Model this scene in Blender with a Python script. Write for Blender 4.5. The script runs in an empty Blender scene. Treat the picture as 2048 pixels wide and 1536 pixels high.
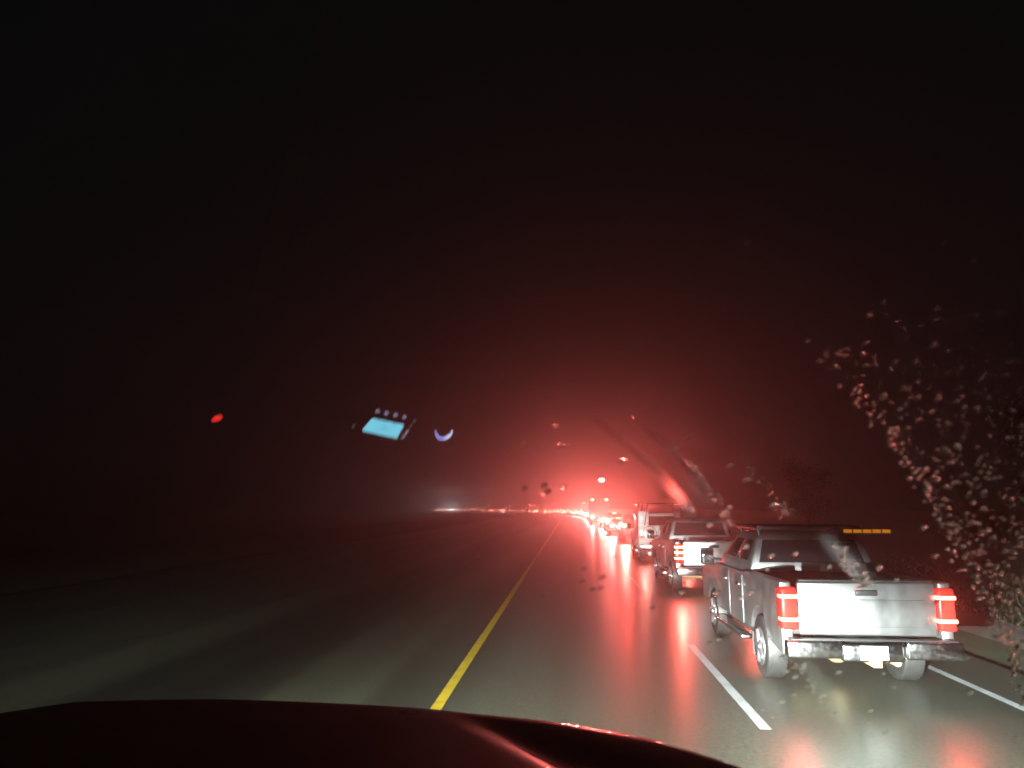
import bpy, bmesh, math, random
from mathutils import Vector, Matrix
R = math.radians
rnd = random.Random(7)
scene = bpy.context.scene
COL = scene.collection

# ------------------------------------------------------------------ camera
EYE = Vector((0.0, 0.0, 2.25))
YAW, PITCH, LENS = R(4.35), R(9.5), 26.0
cam_d = bpy.data.cameras.new('camera')
cam_d.lens = LENS; cam_d.sensor_width = 36.0
cam_d.clip_start = 0.02; cam_d.clip_end = 4000
cam_d.dof.use_dof = True
cam_d.dof.focus_distance = 3.2
cam_d.dof.aperture_fstop = 26.0/5.2
cam = bpy.data.objects.new('camera', cam_d); COL.objects.link(cam)
cam.location = EYE
cam.rotation_euler = (R(90)+PITCH, 0, YAW)
scene.camera = cam
F = 2048*LENS/36.0
CAM_ROT = cam.rotation_euler.to_matrix()
def ray(px, py):
    """direction of the photograph's pixel (2048 x 1536)"""
    return (CAM_ROT @ Vector(((px-1024)/F, -(py-768)/F, -1))).normalized()

# ------------------------------------------------------------------ night sky
world = bpy.data.worlds.new('World'); scene.world = world
world.use_nodes = True
nt = world.node_tree
for n in list(nt.nodes): nt.nodes.remove(n)
sky = nt.nodes.new('ShaderNodeTexSky'); sky.sky_type = 'NISHITA'; sky.sun_disc = False
sky.sun_elevation = R(-8); sky.sun_rotation = R(180)
bg = nt.nodes.new('ShaderNodeBackground'); bg.inputs[1].default_value = 0.05
wo = nt.nodes.new('ShaderNodeOutputWorld')
nt.links.new(sky.outputs[0], bg.inputs[0])
over = nt.nodes.new('ShaderNodeBackground')     # low rain cloud faintly lit by the ground
over.inputs[0].default_value = (.85, .97, 1.0, 1); over.inputs[1].default_value = .0026
ad = nt.nodes.new('ShaderNodeAddShader')
nt.links.new(bg.outputs[0], ad.inputs[0]); nt.links.new(over.outputs[0], ad.inputs[1]); nt.links.new(ad.outputs[0], wo.inputs[0])
scene.view_settings.view_transform = 'Standard'
scene.view_settings.look = 'None'
scene.view_settings.exposure = 0.0
scene.view_settings.gamma = 1.0
scene.view_settings.use_curve_mapping = False
cy = scene.cycles
cy.use_denoising = True
cy.max_bounces = 8; cy.volume_bounces = 1; cy.transparent_max_bounces = 24
cy.diffuse_bounces = 2; cy.glossy_bounces = 3; cy.transmission_bounces = 8
cy.caustics_reflective = False; cy.caustics_refractive = False
cy.sample_clamp_indirect = 3.0
cy.use_light_tree = True

# tuning values of the lamps in the place
HAZE_DENSITY = 0.0062
HAZE_G = 0.865
BEAM_W = 7500.0
BRAKE_W = 200.0

# ------------------------------------------------------------------ materials
def mat(name):
    m = bpy.data.materials.new(name); m.use_nodes = True
    n = m.node_tree.nodes; l = m.node_tree.links
    b = n.get('Principled BSDF')
    return m, n, l, b
def principled(name, col, rough=.5, metal=0.0, coat=0.0, noise=0.0, nscale=8.0, spec=.5):
    m, n, l, b = mat(name)
    b.inputs['Base Color'].default_value = (*col, 1)
    b.inputs['Roughness'].default_value = rough
    b.inputs['Metallic'].default_value = metal
    b.inputs['Coat Weight'].default_value = coat
    b.inputs['Coat Roughness'].default_value = .02
    b.inputs['Specular IOR Level'].default_value = spec
    if noise:
        tc = n.new('ShaderNodeTexCoord')
        t = n.new('ShaderNodeTexNoise'); t.inputs['Scale'].default_value = nscale
        t.inputs['Detail'].default_value = 5
        l.new(tc.outputs['Object'], t.inputs['Vector'])
        mx = n.new('ShaderNodeMix'); mx.data_type = 'RGBA'
        mx.inputs[6].default_value = (*[c*(1-noise) for c in col], 1)
        mx.inputs[7].default_value = (*[min(1, c*(1+noise)) for c in col], 1)
        l.new(t.outputs['Fac'], mx.inputs[0]); l.new(mx.outputs[2], b.inputs['Base Color'])
        r = n.new('ShaderNodeMapRange')
        r.inputs['To Min'].default_value = max(0, rough-.12); r.inputs['To Max'].default_value = min(1, rough+.15)
        l.new(t.outputs['Fac'], r.inputs['Value']); l.new(r.outputs[0], b.inputs['Roughness'])
    return m
def emissive(name, col, strength, sample=False):
    m, n, l, b = mat(name)
    b.inputs['Base Color'].default_value = (*[c*.5 for c in col], 1)
    b.inputs['Roughness'].default_value = .2
    b.inputs['Emission Color'].default_value = (*col, 1)
    b.inputs['Emission Strength'].default_value = strength
    m.cycles.emission_sampling = 'AUTO' if sample else 'NONE'
    return m

M = {}
M['white_paint'] = principled('wet_white_paint', (.72, .73, .72), .32, 0, .6, .10, 5)
M['silver_paint'] = principled('wet_silver_paint', (.52, .53, .54), .37, .96, .35, .12, 4)
M['grey_paint'] = principled('wet_grey_paint', (.20, .19, .20), .3, .3, .8, .15, 4)
M['dark_paint'] = principled('dark_vehicle_paint', (.03, .03, .035), .3, .2, .8, .2, 4)
M['red_paint'] = principled('dark_red_vehicle_paint', (.22, .02, .02), .3, .2, .8, .2, 4)
M['hood_paint'] = principled('maroon_hood_paint', (.24, .085, .028), .32, .0, .35, .16, 9, spec=.28)
M['chrome'] = principled('scuffed_chrome', (.62, .63, .64), .18, 1, 0, .12, 20)
M['black_plastic'] = principled('black_plastic', (.02, .02, .022), .45, 0, 0, .3, 30)
M['dash_plastic'] = principled('dull_dash_plastic', (.018, .018, .018), .75, 0, 0, .3, 60, spec=.2)
M['rubber'] = principled('wet_tyre_rubber', (.02, .02, .02), .5, 0, 0, .3, 20)
M['rim'] = principled('wheel_alloy', (.5, .5, .52), .3, .9, 0, .15, 12)
M['dark_glass'] = principled('dark_window_glass', (.012, .012, .014), .06, 0, 0, 0, 1, spec=.6)
M['underbody'] = principled('dirty_underbody', (.03, .027, .024), .8, 0, 0, .4, 10)
M['tan_metal'] = principled('rusty_tan_axle', (.30, .22, .12), .6, .2, 0, .5, 14)
M['lamp_red'] = emissive('glowing_red_lens', (1, .04, .03), .32)
M['lamp_bar'] = emissive('bright_brake_strip', (1, .16, .10), 14)
M['lamp_hot'] = emissive('hot_brake_lamp', (1, .26, .10), 30)
M['lamp_far'] = emissive('far_brake_lamp', (1, .16, .08), 150)
M['lamp_remote'] = emissive('remote_brake_lamp', (1, .20, .12), 520)
M['lamp_faint'] = emissive('faint_remote_lamp', (1, .35, .25), 190)
M['lamp_amber'] = emissive('amber_marker_lamp', (1, .33, .02), .5)
M['lamp_farwhite'] = emissive('far_white_lamp', (.75, .88, 1), 3000)
M['lens_dim'] = principled('unlit_red_lens', (.35, .02, .02), .15, 0, .5)
M['plate'] = principled('licence_plate_metal', (.62, .70, .78), .4, 0, 0, .1, 20)
M['letter'] = principled('dark_lettering', (.06, .035, .035), .5)
M['tape_red'] = principled('reflective_red_tape', (.6, .05, .04), .25, 0, .5)
M['tape_white'] = principled('reflective_white_tape', (.7, .72, .8), .25, 0, .5)
M['bark'] = principled('wet_bark', (.06, .045, .03), .8, 0, 0, .4, 6)
M['leaf'] = principled('wet_leaves', (.045, .075, .018), .5, 0, 0, .5, 3)
M['headlamp_glass'] = emissive('lit_headlamp', (1, .97, .9), 6)

def two_tone(base_fn): return base_fn

# glass for the windscreen: clear pane with a faint mirror image
m, n, l, b = mat('windscreen_glass'); n.remove(b)
out = n.get('Material Output')
tr = n.new('ShaderNodeBsdfTransparent'); tr.inputs[0].default_value = (.96, .98, .97, 1)
gl = n.new('ShaderNodeBsdfGlossy'); gl.inputs['Roughness'].default_value = 0.0
gl.inputs['Color'].default_value = (1, 1, 1, 1)
mx = n.new('ShaderNodeMixShader'); mx.inputs[0].default_value = .045
l.new(tr.outputs[0], mx.inputs[1]); l.new(gl.outputs[0], mx.inputs[2]); l.new(mx.outputs[0], out.inputs[0])
M['windscreen'] = m
# water beads
m, n, l, b = mat('water_bead'); n.remove(b)
out = n.get('Material Output')
rf = n.new('ShaderNodeBsdfGlass'); rf.inputs['Roughness'].default_value = .14; rf.inputs['IOR'].default_value = 1.33
tl = n.new('ShaderNodeBsdfTranslucent'); tl.inputs[0].default_value = (.9, .9, .9, 1)
mx = n.new('ShaderNodeMixShader'); mx.inputs[0].default_value = .22
l.new(rf.outputs[0], mx.inputs[1]); l.new(tl.outputs[0], mx.inputs[2])
l.new(mx.outputs[0], out.inputs[0]); M['water'] = m

# the thin beads left behind the wiper bend light less and blur it more
m, n, l, b = mat('thin_water_bead'); n.remove(b)
out = n.get('Material Output')
rf = n.new('ShaderNodeBsdfRefraction'); rf.inputs['Roughness'].default_value = .14; rf.inputs['IOR'].default_value = 1.10
tl = n.new('ShaderNodeBsdfTranslucent'); tl.inputs[0].default_value = (.95, .95, .95, 1)
mx = n.new('ShaderNodeMixShader'); mx.inputs[0].default_value = .22
l.new(rf.outputs[0], mx.inputs[1]); l.new(tl.outputs[0], mx.inputs[2])
l.new(mx.outputs[0], out.inputs[0]); M['water_thin'] = m

# wet asphalt
def asphalt(name, base, wet):
    m, n, l, b = mat(name)
    geo = n.new('ShaderNodeNewGeometry'); sep = n.new('ShaderNodeSeparateXYZ')
    l.new(geo.outputs['Position'], sep.inputs[0])
    # long streaks along the driving direction: wheel paths, patches, seams
    mp = n.new('ShaderNodeMapping'); mp.inputs['Scale'].default_value = (1.1, .016, 1)
    l.new(geo.outputs['Position'], mp.inputs['Vector'])
    st = n.new('ShaderNodeTexNoise'); st.inputs['Scale'].default_value = 1.0; st.inputs['Detail'].default_value = 3
    l.new(mp.outputs[0], st.inputs['Vector'])
    mp2 = n.new('ShaderNodeMapping'); mp2.inputs['Scale'].default_value = (1.5, .05, 1)
    l.new(geo.outputs['Position'], mp2.inputs['Vector'])
    pt = n.new('ShaderNodeTexNoise'); pt.inputs['Scale'].default_value = .6; pt.inputs['Detail'].default_value = 1.5
    l.new(mp2.outputs[0], pt.inputs['Vector'])
    # lateral tone curve: dark patched strip, pale worn strip
    cr = n.new('ShaderNodeValToRGB'); cr.color_ramp.interpolation = 'B_SPLINE'
    mr = n.new('ShaderNodeMapRange'); mr.inputs['From Min'].default_value = -15; mr.inputs['From Max'].default_value = 7
    wob = n.new('ShaderNodeMath'); wob.operation = 'MULTIPLY_ADD'; wob.inputs[1].default_value = .9
    sh = n.new('ShaderNodeMath'); sh.operation = 'SUBTRACT'; sh.inputs[1].default_value = .45
    l.new(sep.outputs['X'], sh.inputs[0])
    l.new(st.outputs['Fac'], wob.inputs[0]); l.new(sh.outputs[0], wob.inputs[2])
    l.new(wob.outputs[0], mr.inputs['Value']); l.new(mr.outputs[0], cr.inputs[0])
    def P(x): return (x+15)/22
    e = cr.color_ramp.elements
    e[0].position = 0; e[0].color = (.55,)*3+(1,)
    e[1].position = 1; e[1].color = (.8,)*3+(1,)
    for x, v in ((-12, .9), (-9.5, 1.0), (-7.6, 1.8), (-6.2, .8), (-5.7, .06), (-4.2, .06), (-3.6, .8), (-3.0, 3.2), (-2.4, .4), (-1.7, .7), (-.7, .9), (.6, .8), (2.2, .95), (4, .75)):
        q = e.new(P(x)); q.color = (v, v, v, 1)
    mul = n.new('ShaderNodeMix'); mul.data_type = 'RGBA'; mul.blend_type = 'MULTIPLY'; mul.inputs[0].default_value = 1
    mul.inputs[6].default_value = (*base, 1); l.new(cr.outputs[0], mul.inputs[7])
    mu2 = n.new('ShaderNodeMix'); mu2.data_type = 'RGBA'; mu2.blend_type = 'MULTIPLY'; mu2.inputs[0].default_value = .35
    fr = n.new('ShaderNodeValToRGB'); fr.color_ramp.elements[0].position = .1; fr.color_ramp.elements[1].position = .9; fr.color_ramp.interpolation = 'EASE'
    l.new(pt.outputs['Fac'], fr.inputs[0])
    l.new(mul.outputs[2], mu2.inputs[6]); l.new(fr.outputs[0], mu2.inputs[7])
    l.new(mu2.outputs[2], b.inputs['Base Color'])
    rr = n.new('ShaderNodeMapRange'); rr.inputs['To Min'].default_value = wet[0]; rr.inputs['To Max'].default_value = wet[1]
    rr.inputs['From Min'].default_value = .15; rr.inputs['From Max'].default_value = .85; rr.interpolation_type = 'SMOOTHSTEP'
    l.new(pt.outputs['Fac'], rr.inputs['Value']); l.new(rr.outputs[0], b.inputs['Roughness'])
    gr = n.new('ShaderNodeTexNoise'); gr.inputs['Scale'].default_value = 22; gr.inputs['Detail'].default_value = 4
    l.new(geo.outputs['Position'], gr.inputs['Vector'])
    gm = n.new('ShaderNodeMapRange'); gm.inputs['From Min'].default_value = .3; gm.inputs['From Max'].default_value = .7
    gm.inputs['To Min'].default_value = .45; gm.inputs['To Max'].default_value = 1.6; l.new(gr.outputs['Fac'], gm.inputs['Value'])
    mu3 = n.new('ShaderNodeMix'); mu3.data_type = 'RGBA'; mu3.blend_type = 'MULTIPLY'; mu3.inputs[0].default_value = 1
    l.new(mu2.outputs[2], mu3.inputs[6]); l.new(gm.outputs[0], mu3.inputs[7]); l.new(mu3.outputs[2], b.inputs['Base Color'])
    fn = n.new('ShaderNodeTexNoise'); fn.inputs['Scale'].default_value = 60; fn.inputs['Detail'].default_value = 3
    l.new(geo.outputs['Position'], fn.inputs['Vector'])
    bp = n.new('ShaderNodeBump'); bp.inputs['Strength'].default_value = .12; bp.inputs['Distance'].default_value = .004
    l.new(fn.outputs['Fac'], bp.inputs['Height']); l.new(bp.outputs[0], b.inputs['Normal'])
    b.inputs['Specular IOR Level'].default_value = .8
    b.inputs['Coat Weight'].default_value = .15; b.inputs['Coat Roughness'].default_value = .2; b.inputs['Coat IOR'].default_value = 1.33
    return m
M['asphalt'] = asphalt('wet_asphalt', (.076, .080, .060), (.29, .42))
M['yellow_line'] = principled('yellow_road_paint', (.62, .45, .03), .35, 0, 0, .5, 4)
M['white_line'] = principled('worn_white_road_paint', (.40, .43, .45), .35, 0, 0, .5, 3)
M['faded_line'] = principled('faded_road_paint', (.16, .16, .14), .45, 0, 0, .6, 4)
M['grass'] = principled('wet_grass_verge', (.035, .055, .018), .8, 0, 0, .6, 1.5)

# ------------------------------------------------------------------ helpers
def link(name, bm, m, parent=None, bevel=0, smooth=False, seg=2):
    me = bpy.data.meshes.new(name); bm.to_mesh(me); bm.free()
    me.materials.append(m)
    if smooth:
        for p in me.polygons: p.use_smooth = True
    o = bpy.data.objects.new(name, me); COL.objects.link(o)
    if parent: o.parent = parent
    if bevel:
        b = o.modifiers.new('bevel', 'BEVEL'); b.width = bevel; b.segments = seg; b.limit_method = 'ANGLE'
        for p in me.polygons: p.use_smooth = True
    return o
def thing(name, label, cat, loc=(0, 0, 0), rz=0, group=None):
    o = bpy.data.objects.new(name, None); COL.objects.link(o)
    o.location = loc; o.rotation_euler = (0, 0, rz); o.empty_display_size = .2
    return tag(o, label, cat, group)
def tag(o, label, cat, group=None):
    o['label'] = label; o['category'] = cat
    if group: o['group'] = group
    return o
def box(bm, x0, x1, y0, y1, z0, z1):
    v = [bm.verts.new(c) for c in ((x0,y0,z0),(x1,y0,z0),(x1,y1,z0),(x0,y1,z0),(x0,y0,z1),(x1,y0,z1),(x1,y1,z1),(x0,y1,z1))]
    for f in ((0,3,2,1),(4,5,6,7),(0,1,5,4),(1,2,6,5),(2,3,7,6),(3,0,4,7)):
        bm.faces.new([v[i] for i in f])
    return v
def boxo(name, dims, m, parent, bevel=.01):
    bm = bmesh.new(); box(bm, *dims); return link(name, bm, m, parent, bevel)
def hexa(bm, bot, top):
    """solid between two quads of 3d points"""
    v = [bm.verts.new(c) for c in bot] + [bm.verts.new(c) for c in top]
    k = len(bot)
    bm.faces.new(v[:k][::-1]); bm.faces.new(v[k:])
    for i in range(k):
        j = (i+1) % k
        bm.faces.new((v[i], v[j], v[k+j], v[k+i]))
def prism_x(bm, poly, x0, x1):
    """(y,z) polygon extruded along x"""
    a = [bm.verts.new((x0, y, z)) for y, z in poly]; b = [bm.verts.new((x1, y, z)) for y, z in poly]
    bm.faces.new(a); bm.faces.new(b[::-1])
    for i in range(len(poly)):
        j = (i+1) % len(poly)
        bm.faces.new((a[j], a[i], b[i], b[j]))
    bmesh.ops.recalc_face_normals(bm, faces=bm.faces)
def cyl(bm, c, axis, r, h, seg=20, r2=None):
    rot = Vector((0, 0, 1)).rotation_difference(Vector(axis)).to_matrix().to_4x4()
    bmesh.ops.create_cone(bm, cap_ends=True, segments=seg, radius1=r, radius2=r if r2 is None else r2, depth=h,
                          matrix=Matrix.Translation(c) @ rot)
def tube(bm, a, b, r, seg=8):
    a = Vector(a); b = Vector(b); cyl(bm, (a+b)/2, (b-a).normalized(), r, (b-a).length, seg)
def arch(cy_, cz, r, n=10):
    """points of a wheel arch going from rear to front"""
    return [(cy_-r*math.cos(math.pi*i/n), cz+r*math.sin(math.pi*i/n)) for i in range(n+1)]
def lamp(name, parent, loc, watts, col, kind='SPOT', aim=(0, -1, 0), size=160, radius=.05, blend=.6):
    d = bpy.data.lights.new(name, kind); d.energy = watts; d.color = col
    d.shadow_soft_size = radius
    if kind == 'SPOT': d.spot_size = R(size); d.spot_blend = blend
    o = bpy.data.objects.new(name, d); COL.objects.link(o); o.parent = parent; o.location = loc
    o.rotation_euler = Vector((0, 0, -1)).rotation_difference(Vector(aim).normalized()).to_euler()
    return o
def wheel(parent, x, y, r=.39, w=.26, side=1):
    bm = bmesh.new(); cyl(bm, (0, 0, 0), (1, 0, 0), r, w, 28)
    t = link('wheel', bm, M['rubber'], parent, .03, seg=3); t.location = (x, y, r)
    bm = bmesh.new(); cyl(bm, (side*(w/2-.01), 0, 0), (1, 0, 0), r*.62, .04, 20)
    for k in range(5):
        a = k*2*math.pi/5
        tube(bm, (side*(w/2+.012), 0, 0), (side*(w/2+.012), r*.55*math.cos(a), r*.55*math.sin(a)), .035, 6)
    cyl(bm, (side*(w/2+.02), 0, 0), (1, 0, 0), .06, .04, 12)
    link('rim', bm, M['rim'], t, .006)
    return t
def path_x(y):
    """lateral offset of the road centre: straight, then bending left"""
    t = max(0.0, y-150.0)
    return -7.8e-4*t*t if t < 520 else -7.8e-4*520*520-7.8e-4*2*520*(t-520)
def path_rz(y):
    return math.atan2(-(path_x(y+1)-path_x(y-1)), 2)

# ------------------------------------------------------------------ ground, road and markings
def strip(name, off0, off1, z, m, y0=-12, y1=700, step=4.0, kind='structure'):
    bm = bmesh.new(); prev = None; y = y0
    while y <= y1+.001:
        px = path_x(y); a = path_rz(y); nx, ny = math.cos(a), math.sin(a)
        cur = (bm.verts.new((px+off0*nx, y+off0*ny, z)), bm.verts.new((px+off1*nx, y+off1*ny, z)))
        if prev: bm.faces.new((prev[0], prev[1], cur[1], cur[0]))
        prev = cur
        y += min(step, y1-y) if y1-y > 1e-3 else step
    o = link(name, bm, m)
    if kind: o['kind'] = kind
    return o
bm = bmesh.new()
nx, ny = 60, 60
gx = [-420+ i*(620/nx) for i in range(nx+1)]; gy = [-40+j*(900/ny) for j in range(ny+1)]
def gz(x, y):
    d = x-path_x(y)
    z = -.06
    if d > 20: z += min(1.6, (d-20)*.10)
    if d < -26: z += max(-1.0, -(-26-d)*.06)
    return z
gv = [[bm.verts.new((x, y, gz(x, y))) for x in gx] for y in gy]
for j in range(ny):
    for i in range(nx): bm.faces.new((gv[j][i], gv[j][i+1], gv[j+1][i+1], gv[j+1][i]))
g = link('ground', bm, M['grass'], smooth=True); g['kind'] = 'structure'
# near verge with finer relief
strip('road', -14.6, 6.15, 0.0, M['asphalt'])
strip('yellow_edge_line', -1.60, -1.47, .004, M['yellow_line'])
strip('white_edge_line', 5.05, 5.17, .004, M['white_line'])
strip('faded_far_line', -12.75, -12.63, .004, M['faded_line'])
y = 8.25
while y < 380:
    strip('white_lane_dash', 1.93, 2.05, .004, M['white_line'], y, y+4.8, 2.4)
    y += 12.2

strip('gravel_shoulder', 7.3, 8.7, -.012, principled('pale_wet_gravel', (.20, .18, .15), .75, 0, 0, .5, 7))
# verge grass: short blades where the lamps can reach them
def grass_field():
    bm = bmesh.new()
    r = random.Random(3)
    for k in range(22000):
        y = 4+75*r.random()**1.6; x = 8.6+r.random()**1.5*(5+y*.25)
        z = gz(x, y)
        h = .04+.12*r.random(); a = r.random()*6.28; w = .006+.010*r.random()*(1+y/30)
        dx, dy = math.cos(a)*w, math.sin(a)*w; lx, ly = (r.random()-.5)*.16, (r.random()-.5)*.16
        bm.faces.new((bm.verts.new((x-dx, y-dy, z-.03)), bm.verts.new((x+dx, y+dy, z-.03)), bm.verts.new((x+lx, y+ly, z+h))))
    o = link('verge_grass', bm, principled('dark_wet_grass_blades', (.022, .034, .010), .6, 0, 0, .5, 3)); tag(o, 'rough wet grass growing along the right road edge', 'grass'); o['kind'] = 'stuff'
grass_field()

# ------------------------------------------------------------------ vehicle pieces
def quad_panel(name, q, u0, u1, v0, v1, m, parent, off=.006, thick=.012, bevel=.004):
    """thin solid lying on quad q = (bl, br, tr, tl), seen from outside"""
    bl, br, tr, tl = [Vector(c) for c in q]
    nrm = (br-bl).cross(tl-bl).normalized()
    def at(u, v): return (bl*(1-u)+br*u)*(1-v)+(tl*(1-u)+tr*u)*v
    pts = [at(u0, v0), at(u1, v0), at(u1, v1), at(u0, v1)]
    bm = bmesh.new(); hexa(bm, [p+nrm*(off-thick) for p in pts], [p+nrm*off for p in pts])
    return link(name, bm, m, parent, bevel)

def cab_shell(parent, paint, rings, seg_bevel=.05):
    """rings: list of (z, y_rear, y_front, half_width) from belt to roof"""
    bm = bmesh.new(); prev = None
    for z, yr, yf, hw in rings:
        cur = [bm.verts.new(c) for c in ((-hw, yr, z), (hw, yr, z), (hw, yf, z), (-hw, yf, z))]
        if prev:
            for i in range(4):
                j = (i+1) % 4; bm.faces.new((prev[i], prev[j], cur[j], cur[i]))
        else: bm.faces.new(cur[::-1])
        prev = cur
    bm.faces.new(prev)
    return link('cab', bm, paint, parent, seg_bevel, seg=3)

def pickup(name, label, loc, rz, paint, group=None, bed=True, lamp_w=(1, 1), rack=False, hot=False, bars=True, cabz=1.88):
    t = thing(name, label, 'pickup truck', loc, rz, group)
    W = 1.0
    # side panels with wheel arches
    low = .50
    rear = [(.05, low)] + [p for p in arch(1.22, .42, .50) if p[1] >= low] if bed else [(2.0, low)]
    pts = rear+[p for p in arch(4.72, .42, .50) if p[1] >= low]
    pts += [(5.68, low+.05), (5.78, .75), (5.72, 1.08), (5.45, 1.19), (4.35, 1.28), (2.02, 1.31)]
    if bed: pts += [(1.95, 1.34), (.05, 1.36)]
    bm = bmesh.new()
    for s in (-1, 1):
        prism_x(bm, pts, s*.86, s*W)
    body = link('body', bm, paint, t, .02)
    bm = bmesh.new()
    box(bm, -.855, .855, 2.02, 4.2, .42, 1.26); box(bm, -.855, .855, 4.2, 5.7, .5, 1.17)
    box(bm, -.45, .45, .25, 2.0, .50, .62)
    if bed:
        box(bm, -.855, .855, .08, 1.98, .74, .80); box(bm, -.855, .855, 1.9, 1.98, .80, 1.33)
    link('chassis', bm, M['underbody'] if bed else M['underbody'], t, .01)
    # rear axle and hitch, seen under the tail
    bm = bmesh.new(); tube(bm, (-.8, 1.22, .38), (.8, 1.22, .38), .07, 10)
    bmesh.ops.create_uvsphere(bm, u_segments=12, v_segments=8, radius=.17, matrix=Matrix.Translation((0, 1.2, .37)))
    tube(bm, (.35, .1, .42), (.35, 2.0, .42), .05, 8)
    box(bm, -.05, .05, -.22, .4, .42, .50)
    link('axle', bm, M['tan_metal'], t, .005)
    bm = bmesh.new(); prism_x(bm, [(4.3, 1.27), (5.5, 1.17), (5.74, 1.05), (5.74, .9), (4.3, .9)], -.85, .85)
    link('hood', bm, paint, t, .03)
    rings = [(1.27, 1.98, 4.45, .93), (1.45, 2.03, 4.2, .885), (cabz-.06, 2.16, 3.45, .76), (cabz, 2.26, 3.3, .66)]
    cab_shell(t, paint, rings)
    a, b2 = rings[1], rings[2]
    zr0, zr1 = a[0], b2[0]
    q = ((-a[3], a[1], zr0), (a[3], a[1], zr0), (b2[3], b2[1], zr1), (-b2[3], b2[1], zr1))
    w = quad_panel('rear_window', q, .07, .93, .0, .88, M['dark_glass'], t)
    for s in (-1, 1):
        q = ((s*a[3], a[1], zr0), (s*a[3], a[2], zr0), (s*b2[3], b2[2], zr1), (s*b2[3], b2[1], zr1))
        if s < 0: q = (q[1], q[0], q[3], q[2])
        for u0, u1 in (((.08, .45), (.49, .88)) if s > 0 else ((.12, .51), (.55, .92))):
            quad_panel('side_window', q, u0, u1, .04, .86, M['dark_glass'], t)
    q = ((a[3], a[2], zr0), (-a[3], a[2], zr0), (-b2[3], b2[2], zr1), (b2[3], b2[2], zr1))
    quad_panel('windscreen', q, .06, .94, .02, .92, M['dark_glass'], t)
    # doors with handles, sill board
    for s in (-1, 1):
        for y0, y1 in ((2.12, 3.06), (3.09, 4.12)):
            d = boxo('door', (min(s*W, s*(W+.012)), max(s*W, s*(W+.012)), y0, y1, .56, 1.26), paint, t, .006)
            bm = bmesh.new(); box(bm, min(s*(W+.015), s*(W+.055)), max(s*(W+.015), s*(W+.055)), y0+.08, y0+.27, 1.10, 1.135)
            link('handle', bm, M['chrome'], d, .01)
        bm = bmesh.new(); box(bm, min(s*.9, s*1.08), max(s*.9, s*1.08), 2.0, 4.1, .36, .42)
        link('running_board', bm, M['chrome'], t, .015)
        bm = bmesh.new(); tube(bm, (s*.95, 3.98, 1.36), (s*1.12, 3.98, 1.38), .025)
        mm = boxo('mirror', (min(s*1.08, s*1.30), max(s*1.08, s*1.30), 3.93, 4.04, 1.28, 1.56), M['black_plastic'], t, .03)
        link('arm', bm, M['black_plastic'], mm)
        quad_panel('mirror_glass', ((s*1.19-.09, 3.93, 1.31), (s*1.19+.09, 3.93, 1.31), (s*1.19+.09, 3.93, 1.53), (s*1.19-.09, 3.93, 1.53)), 0, 1, 0, 1, M['dark_glass'], mm)
        for yy in ((1.22, 4.72)):
            wheel(t, s*.86, yy, .40, .26, s)
    if bed:
        tg = boxo('tailgate', (-.80, .80, 0, .07, .74, 1.36), paint, t, .02)
        bm = bmesh.new(); box(bm, -.70, .70, -.012, 0.002, .84, 1.16); link('panel', bm, paint, tg, .01)
        bm = bmesh.new(); box(bm, -.13, .13, -.03, 0, 1.205, 1.275); link('handle', bm, M['black_plastic'], tg, .012)
        boxo('top_trim', (-.78, .78, -.012, .09, 1.362, 1.392), M['black_plastic'], tg, .01)
        for s in (-1, 1):
            x0, x1 = sorted((s*.815, s*1.012))
            ll = boxo('tail_light', (x0, x1, -.03, .20, .80, 1.30), M['lens_dim'] if not bars else M['lamp_red'], t, .03)
            if bars:
                for zb in ((1.19, .92) if not hot else (1.22, 1.08, .93)):
                    x2, x3 = sorted((s*.80, s*1.018))
                    bm = bmesh.new(); box(bm, x2, x3, -.045, .10, zb-.022, zb+.022)
                    link('lamp_strip', bm, M['lamp_hot'] if (hot and s < 0) else M['lamp_bar'], ll, .01)
            w_ = lamp_w[0] if s < 0 else lamp_w[1]
            if w_: lamp('brake_lamp', t, (s*.91, -.10, 1.08), w_, (1, .09, .07), size=165, radius=.06)
        # bumper
        bm = bmesh.new()
        box(bm, -1.0, -.36, -.17, .0, .50, .70); box(bm, .36, 1.0, -.17, .0, .50, .70); box(bm, -.355, .355, -.12, 0, .46, .66)
        bu = link('bumper', bm, M['chrome'], t, .025)
        boxo('licence_plate', (-.16, .16, -.135, -.123, .49, .645), M['plate'], t, .003)
        for sx in (-.11, .11): boxo('plate_screw', (sx-.008, sx+.008, -.139, -.134, .622, .636), M['black_plastic'], t, 0)
        boxo('step_pad', (-.95, .95, -.15, -.01, .702, .715), M['black_plastic'], bu, .003)
        for s in (-1, 1):
            bm = bmesh.new(); hexa(bm, [(s*.72, 1.72, .20), (s*.98, 1.72, .20), (s*.98, 1.74, .20), (s*.72, 1.74, .20)], [(s*.72, 1.72, .5), (s*.98, 1.72, .5), (s*.98, 1.74, .5), (s*.72, 1.74, .5)])
            link('mud_flap', bm, M['rubber'], t)
    if rack:
        bm = bmesh.new()
        for s in (-1, 1):
            tube(bm, (s*.72, 2.1, 1.95), (s*.72, 3.6, 1.95), .035)
            for yy in (2.2, 3.4): tube(bm, (s*.70, yy, 1.84), (s*.72, yy, 1.95), .018)
        for k in range(6): tube(bm, (-.72, 2.15+k*.28, 1.95), (.72, 2.15+k*.28, 1.95), .028)
        for x in (.5, .71): tube(bm, (x, 2.02, 1.872), (x, 2.2, 1.93), .012)
        rk = link('roof_rack', bm, M['black_plastic'], t)
        am = boxo('amber_light_bar', (.44, 1.16, 1.965, 2.08, 1.868, 1.952), M['black_plastic'], t, .012)
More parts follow.
